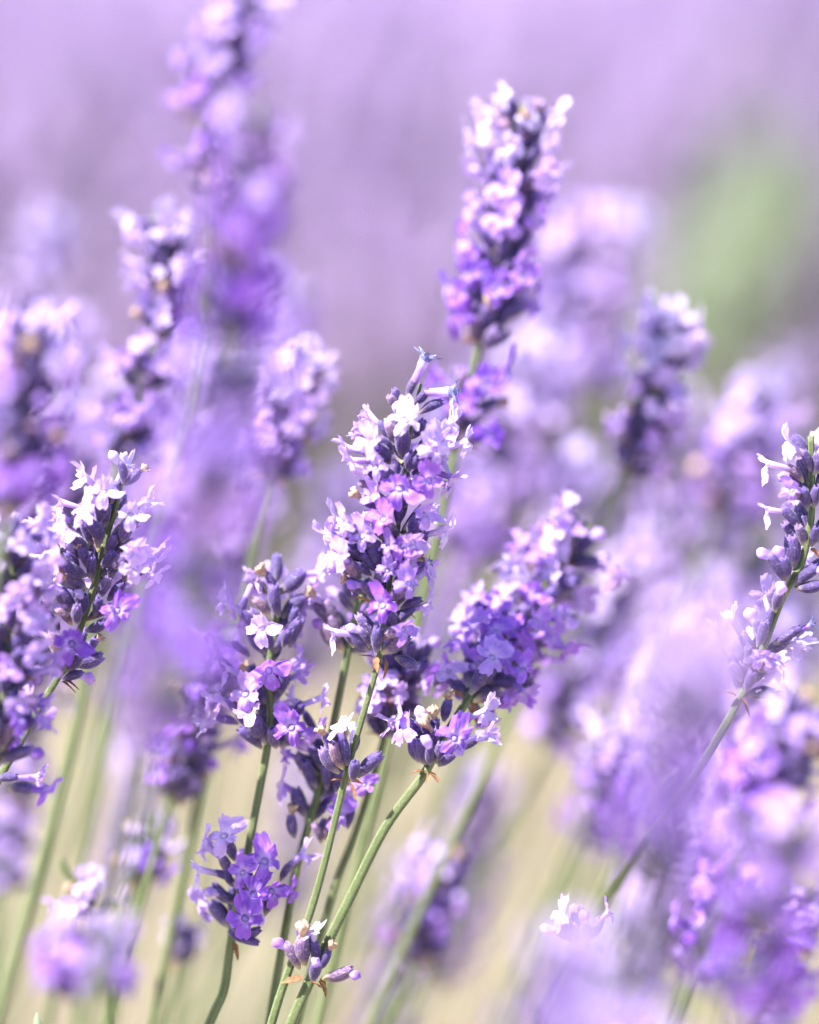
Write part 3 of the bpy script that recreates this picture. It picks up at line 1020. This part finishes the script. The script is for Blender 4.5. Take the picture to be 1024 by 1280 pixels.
# --- S7, right edge
S7 = Spike([(1014, 545), (1015, 600), (1014, 648), (1004, 698), (988, 730), (974, 757), (952, 816), (934, 857), (921, 880), (902, 915), (869, 968, .506), (807, 1055, .52), (745, 1150, .54), (690, 1250, .56), (660, 1300, .57)],
           'sharp lavender stalk at the right edge, clusters far apart along a bent stem', hairs=1500, seed=8, r0=1.2, r1=.7)
c7 = crop(680, 340, .4532)
fill(S7, c7, [
    ('b', 582, 1166, 648, 1176, .1, .4), ('c', 556, 1155, 572, 1108, .4), ('o', 612, 1062, .60, .1, .2, .95), ('o', 640, 1068, .45, .4, .2, .8), ('f', 535, 1110, 515, 1060, .1, .2), ('c', 590, 1035, 608, 962, .3), ('c', 632, 1025, 690, 990, .2), ('t', 660, 1020, 705, 985, .2, .8, .2, .7), ('c', 545, 1130, 520, 1090, .2), ('b', 600, 1020, 580, 960, .1, .2), ('f', 610, 990, 620, 950, .0, .1), ('c', 565, 1090, 560, 1040, .4),
    ('r', 540, 1175, 577, 1218), ('r', 530, 1170, 490, 1148), ('r', 545, 1178, 560, 1195, .4),
    ('b', 668, 855, 620, 775, .2, .3), ('b', 672, 850, 655, 785, .3, .3), ('b', 690, 865, 755, 815, .2, .2), ('c', 695, 872, 765, 862, .2), ('c', 640, 930, 655, 885, .3), ('c', 640, 940, 625, 900, .1), ('b', 635, 935, 645, 890, .5, .15), ('r', 690, 870, 740, 885),
    ('c', 715, 755, 698, 702, .4), ('c', 738, 758, 748, 712, .4), ('f', 705, 710, 655, 650, .1, .1), ('o', 680, 598, .45, -.2, .2, .8), ('c', 728, 655, 715, 615, .3), ('c', 745, 650, 750, 600, .3), ('f', 715, 580, 680, 545, .1, .08), ('f', 735, 550, 720, 510, .2, .1), ('f', 745, 560, 755, 500, .1, .05), ('r', 735, 765, 765, 780, .3),
])
for py, n in ((870, 6), (835, 5), (725, 4), (680, 6), (625, 6), (590, 5)):
    S7.whorl(py, n, .5, .2, back=True)

# --- S8, the small sharp tip at lower right
S8 = Spike([(722, 1165), (724, 1187), (705, 1225), (682, 1280)], 'small sharp lavender tip with a few closed mauve flowers, lower right', D=.499, hairs=500, seed=9, r0=1.0, r1=.6)
S8.floret(722, 1185, 716, 1150, .2, 'f', .45)
S8.floret(718, 1180, 704, 1150, .1, 'b', .2)
S8.floret(726, 1186, 732, 1150, .2, 'b', .5)
S8.floret(716, 1175, 694, 1160, .1, 'b', .4)
S8.whorl(1186, 4, .2, .5, back=True, sc=.8)

# ------------------------------------------------------------------ stalks a little out of focus (every calyx and flower still its own part)
def soft(axis, D, rows, label, v=(.05, .7), op=.6, seed=0, sc=.94, spread=1.0, **kw):
    S = Spike(axis, label, D=D, seed=seed, **kw)
    n = len(rows)
    for i, py in enumerate(rows):
        q = i/max(1, n-1)
        S.whorl(py+45*(1-q)+3*q, 9 if i else 8, op*(1-.25*q), v[0]*(1-q)+v[1]*q, spread=spread, sc=sc)  # tint pales towards the tip: petal fading plus sunlit tops painted in
    return S


B1 = soft([(655, 130), (645, 200), (640, 260), (630, 320), (610, 390), (597, 440), (585, 490), (570, 560), (545, 680), (500, 880), (430, 1150)], .536,
          (135, 165, 205, 250, 295, 335, 378, 420, 500, 560), 'tall lavender stalk upper right of centre, white petals at top and dark calyces below', (.0, 1.0), .62, 20, 1.12)
B1.face(607, 473, .8)
B1.face(605, 345, .75, -.2)
B1.face(655, 345, .75, .2)
B2 = soft([(847, 390), (830, 450), (815, 500), (800, 550), (778, 598), (735, 680), (680, 800), (600, 980), (520, 1150)], .556,
          (395, 425, 465, 510, 545, 588), 'pale topped lavender stalk right of the tall one, thin olive stem below', (.0, .5), .78, 21)
B2.face(815, 555, .6, .2)
B4 = soft([(392, 430), (372, 480), (355, 530), (342, 590), (325, 650), (300, 760), (260, 940)], .550,
          (440, 465, 495, 530, 565, 600), 'white flecked lavender stalk behind and left of the central tip', (.0, .5), .65, 22)
B5 = soft([(195, 265), (205, 320), (210, 380), (188, 445), (172, 500), (150, 580), (132, 680), (108, 850), (60, 1050), (0, 1270)], .549,
          (270, 300, 330, 360, 395, 450, 480, 545, 575), 'brownish budded lavender stalk at upper left with gaps between its clusters', (.0, .6), .45, 23, r0=1.7)
B6 = soft([(305, -30), (293, 40), (272, 95), (250, 140), (264, 230), (266, 340), (245, 500), (190, 700), (130, 950)], .578,
          (-30, -5, 20, 45, 75, 105, 140, 200, 240), 'lavender stalk cut by the top edge at upper left', (.0, .7), .55, 24)
L1 = soft([(42, 400), (32, 480), (22, 560), (10, 640), (-8, 740), (-40, 900)], .447,
          (410, 445, 480, 520, 560, 600, 640), 'blurred lavender stalk by the left edge halfway up, mauve above violet', (.2, .7), .6, 25)
BL1 = soft([(285, 790), (262, 860), (238, 930), (212, 1000), (190, 1080), (160, 1180), (125, 1290)], .545,
           (800, 835, 870, 905, 940, 975, 1000), 'dark violet lavender stalk in the lower left, mostly closed calyces', (.7, .95), .25, 26, 1.05)
BL2 = soft([(192, 1015), (184, 1060), (172, 1105), (160, 1160), (140, 1290)], .556,
           (1035, 1070, 1100), 'short blurred lavender head in the lower left with a deep violet bloom', (.15, .8), .6, 27)
BL2.face(190, 1075, .95)
BL3 = soft([(112, 1160), (108, 1190), (104, 1230), (100, 1262), (92, 1300), (80, 1380)], .432,
           (1170, 1200, 1228, 1250), 'large blurred violet lavender head near the bottom left corner', (.3, .75), .8, 28)
BL3.face(115, 1205, .85)
BL4 = soft([(78, 1075), (85, 1095), (110, 1130), (130, 1200), (135, 1290)], .535, (1100,), 'single pale mauve bloom on a curved stalk, lower left', (.1, .1), .6, 29, .9)
BL5 = Spike([(228, 1180), (222, 1215), (210, 1260), (200, 1300)], 'pale closed bud on a blurred green stalk near the bottom left', D=.566, seed=30)
BL5.whorl(1210, 6, .2, .0, spread=.5, closed=.9)
M1 = soft([(572, 1050), (552, 1090), (540, 1130), (528, 1180), (505, 1230), (470, 1300)], .575,
          (1060, 1085, 1110, 1140, 1165, 1200), 'blurred lavender head low in the middle right of the green stems', (.15, .6), .5, 31)
R2 = soft([(1010, 870), (985, 930), (960, 990), (930, 1060), (895, 1140)], .452,
          (880, 910, 940, 970, 1005, 1040), 'soft lavender stalk at the right edge below the sharp one', (.1, .8), .6, 32)
R4 = soft([(945, 1090), (915, 1140), (890, 1180), (868, 1225), (840, 1290)], .470,
          (1100, 1125, 1150, 1175, 1200, 1225), 'dark lavender stalk in the lower right corner with few open flowers', (.4, .8), .35, 33)
R6 = soft([(775, 900), (765, 940), (770, 990), (775, 1040), (755, 1110), (700, 1230)], .575,
          (905, 935, 965, 1000, 1035), 'blurred lavender head with dark lower calyces, lower right of centre', (.1, .7), .6, 34)
R8 = soft([(1015, 1110), (990, 1170), (960, 1240), (930, 1310)], .552,
          (1115, 1145, 1175, 1210, 1245), 'soft violet lavender stalk in the bottom right corner', (.3, .8), .55, 35)
B3 = soft([(952, 480), (938, 550), (910, 615), (880, 690), (830, 810), (740, 1000)], .61,
          (480, 510, 540, 575, 610, 645), 'rounded blurred lavender stalk with a pale crown at the right', (.0, .7), .7, 36, 1.15, 1.25)

# ------------------------------------------------------------------ stalks far out of focus: stem and whole whorls as parts
LOWC = [make_calyx(200, 0, 6, 1.0, 6)]
LOWF = [make_flower(210+i, ns=22, tube=3.4+.3*i, spread=1-.12*i, crumple=.12) for i in range(3)]


def arrays(me):
    n = len(me.vertices)
    co = np.empty(n*3, dtype=np.float32)
    me.vertices.foreach_get('co', co)
    al = np.empty(n, dtype=np.float32)
    me.attributes['along'].data.foreach_get('value', al)
    return co.reshape(-1, 3), [tuple(p.vertices) for p in me.polygons], al


AC, AF = [arrays(m_) for m_ in LOWC], [arrays(m_) for m_ in LOWF]


def make_whorl(seed, n, op):
    rr = random.Random(seed)
    V, F, mi, al = [], [], [], []
    off = 0

    def add(A, Mx, k):
        nonlocal off
        co, fs, a = A
        m3 = np.array(Mx.to_3x3())
        V.append(co @ m3.T+np.array(Mx.translation))
        F.extend([tuple(q+off for q in f) for f in fs])
        mi.extend([k]*len(fs))
        al.append(a)
        off += len(co)
    for k in range(n):
        a = 2*math.pi*k/n+rr.uniform(-.3, .3)
        rad = Vector((math.cos(a), math.sin(a), 0))
        e = math.radians(rr.uniform(40, 72) if k % 2 == 0 else rr.uniform(20, 45))
        d = Vector((0, 0, math.cos(e)))+rad*math.sin(e)
        Mx = Matrix.Translation(rad*.7*MM+Vector((0, 0, (1.6*(k % 2)+rr.uniform(-.4, .6))*MM))) @ orient(d, Vector((0, 0, 1))) @ Matrix.Scale(rr.uniform(.85, 1.1), 4)
        add(rr.choice(AC), Mx, 0)
        if rr.random() < op:
            add(rr.choice(AF), Mx @ Matrix.Translation((0, 0, CAL_L*.8)) @ Matrix.Rotation(rr.uniform(.1, .7), 4, 'X') @ Matrix.Scale(rr.uniform(.9, 1.15), 4), 1)
    a_ = np.concatenate(al)
    return mesh('whorl', np.concatenate(V), F, [M['calyx'], M['petal']], mi, {'along': a_, 'rib': np.zeros(len(a_))})


WH = {'open': [make_whorl(300+i, 9, .85) for i in range(4)], 'half': [make_whorl(320+i, 9, .5) for i in range(4)], 'shut': [make_whorl(340+i, 9, .15) for i in range(3)]}


def far(axis, D, rows, label, group, v=(.1, .6), kinds=('open', 'half'), seed=0, sc=1.0, **kw):
    S = Spike(axis, label, group, D=D, seed=seed, **kw)
    n = len(rows)
    for i, py in enumerate(rows):
        q = i/max(1, n-1)
        P, T, _ = S.near(py+48*sc*FOC/D)
        X, Y = frame(T)
        kd = kinds[min(len(kinds)-1, int(q*len(kinds)))]
        a = S.rr.uniform(0, 6.28)
        Mx = Matrix.Translation(P-S.org) @ orient(T, X*math.cos(a)+Y*math.sin(a)) @ Matrix.Scale(S.rr.uniform(.92, 1.1)*sc, 4)
        part('whorl', S.rr.choice(WH[kd]), S.o, Mx, tint(v[0]*(1-q)+v[1]*q, S.rr))  # whorl colour deepens downwards, with top light painted into the tint
    return S


FG = 'blurred lavender spikes close to the lens'
far([(322, 140), (312, 230), (300, 300), (288, 385), (276, 480), (250, 640), (200, 900), (150, 1100), (90, 1320)], .412,
    (140, 175, 230, 255, 285, 315, 345, 375), 'big blurred lavender stalk close to the lens at upper left, violet over mauve', FG, (.25, 1.15), ('half', 'open', 'half'), 50, .85, r0=.9)
far([(305, 440), (288, 520), (270, 600), (252, 700), (218, 830), (190, 930), (160, 1060), (110, 1290)], .378,
    (445, 510, 570, 630, 690, 760, 860), 'long blurred lavender stalk close to the lens left of centre, dark at its foot', FG, (.3, .85), ('half', 'open', 'half'), 51, .95, r0=.8)
far([(885, 770), (865, 850), (848, 950), (838, 1040), (800, 1150), (730, 1320)], .345,
    (790, 860, 940, 1030), 'big mauve blur of a lavender stalk close to the lens, over the right edge stalk', FG, (.15, .8), ('open',), 52, .9, r0=.7)
far([(750, 1120), (730, 1170), (712, 1235), (690, 1310)], .36,
    (1150, 1215, 1270), 'pale blurred lavender head close to the lens at lower right', FG, (.2, .45), ('half',), 53, .85, r0=.7)
far([(860, 1225), (830, 1260), (800, 1320)], .33, (1265,), 'very blurred mauve lavender head on the bottom edge at right', FG, (.3, .5), ('half', 'open'), 54, 1.1, r0=.7)
far([(1000, 1010), (975, 1090), (945, 1180), (900, 1320)], .40, (1030, 1110, 1190), 'blurred violet lavender stalk close to the lens, lower right edge', FG, (.4, .75), ('half', 'half'), 55, 1.0, r0=.8)

NEARBG = [
    ((722, 265), .66), ((792, 255), .70), ((700, 430), .66), ((735, 340), .72), ((680, 420), .64), ((830, 620), .64), ((790, 700), .62), ((900, 720), .68), ((860, 780), .62), ((600, 620), .70), ((570, 680), .74),
    ((60, 270), .72), ((95, 390), .68), ((370, 360), .70), ((330, 330), .74), ((70, 480), .60), ((110, 560), .60), ((420, 600), .72), ((960, 680), .62), ((1010, 760), .62), ((1000, 430), .78), ((940, 900), .60), ((880, 960), .62),
    ((980, 1180), .60), ((820, 1120), .62), ((300, 560), .64), ((240, 520), .62), ((30, 830), .60), ((140, 470), .64), ((540, 490), .80), ((470, 570), .82),
    ((612, 965), .68), ((170, 905), .72), ((385, 935), .76), ((520, 1075), .70), ((730, 570), .64), ((700, 650), .68), ((850, 490), .74), ((900, 600), .72), ((1015, 600), .68), ((620, 380), .86), ((230, 430), .68), ((20, 420), .70),
]
LANDMARKS = [((645, 250), 'the tall white topped stalk'), ((515, 640), 'the sharp central stalk'), ((650, 770), 'the bent stalk right of centre'), ((125, 710), 'the sharp left stalk'),
             ((980, 720), 'the sharp right edge stalk'), ((815, 490), 'the pale stalk on a thin olive stem'), ((935, 560), 'the rounded pale crowned stalk'), ((300, 300), 'the big violet blur at upper left'),
             ((185, 420), 'the brownish budded stalk'), ((365, 520), 'the white flecked stalk'), ((335, 840), 'the open bloomed stalk left of centre'), ((255, 650), 'the long violet veil'),
             ((930, 320), 'the green clump'), ((25, 540), 'the mauve left edge stalk'), ((855, 900), 'the big mauve blur at right'), ((765, 970), 'the dark footed head at lower right')]
taken = set()


def hazy_label(x, y):
    near = sorted(LANDMARKS, key=lambda q: math.hypot(q[0][0]-x, q[0][1]-y))
    for k in range(len(near)):
        (a, b), nm = near[k]
        dx, dy = x-a, y-b
        side = ('to the right of ' if dx > 0 else 'to the left of ') if abs(dx) > abs(dy) else ('below ' if dy > 0 else 'above ')
        lab = 'hazy mauve lavender head '+side+nm
        if lab not in taken:
            taken.add(lab)
            return lab
    return lab


for i, ((x, y), D) in enumerate(NEARBG):
    rr = random.Random(900+i)
    k = FOC/D
    L = rr.uniform(290, 400)*k
    dx = rr.uniform(.12, .42) if x > 480 else rr.uniform(.08, .3)
    top = (x+rr.uniform(-8, 8), y)
    ax = [top]
    for q in (.25, .5, .75, 1.0, 1.6, 2.6, 4.0):
        ax.append((top[0]-dx*L*q*(1+.1*q), y+L*q))
    nw = 7
    far(ax, D, [y+8+L*q/nw*.9 for q in range(nw)], hazy_label(x+dx*-20, y+90), 'hazy lavender spikes behind the sharp ones', (.0+rr.uniform(0, .25), rr.uniform(.3, .6)),
        ('open', 'open', 'half'), 100+i, rr.uniform(.75, 1.0) if D > .63 else rr.uniform(.95, 1.1))

# a young leaf tip at the bottom left
lt = mesh('leaf', [at(x_, y_, .505+z_) for x_, y_, z_ in ((38, 1345, 0), (60, 1345, 0), (40, 1300, 0), (59, 1302, 0), (42, 1275, 0), (55, 1284, 0), (46, 1264, 0),
                                                         (49, 1345, -.002), (50, 1300, -.002), (48, 1279, -.0015))],
          [(0, 7, 8, 2), (7, 1, 3, 8), (2, 8, 9, 4), (8, 3, 5, 9), (4, 9, 6), (9, 5, 6)], [M['green']])
base = at(49, 1345, .505)
lt.transform(Matrix.Translation(-base))
lo = empty('young_shoot', base-Vector((0, 0, .3)), 'tip of a young green leaf poking up at the bottom left edge', 'leaf')
part('leaf', lt, lo, Matrix.Translation((0, 0, .3)))
part('stem', sweep('stem', [Vector((0, 0, 0)), Vector((.004, 0, .15)), Vector((0, 0, .301))], .0012, .0012, Vector((0, 0, 0))), lo)
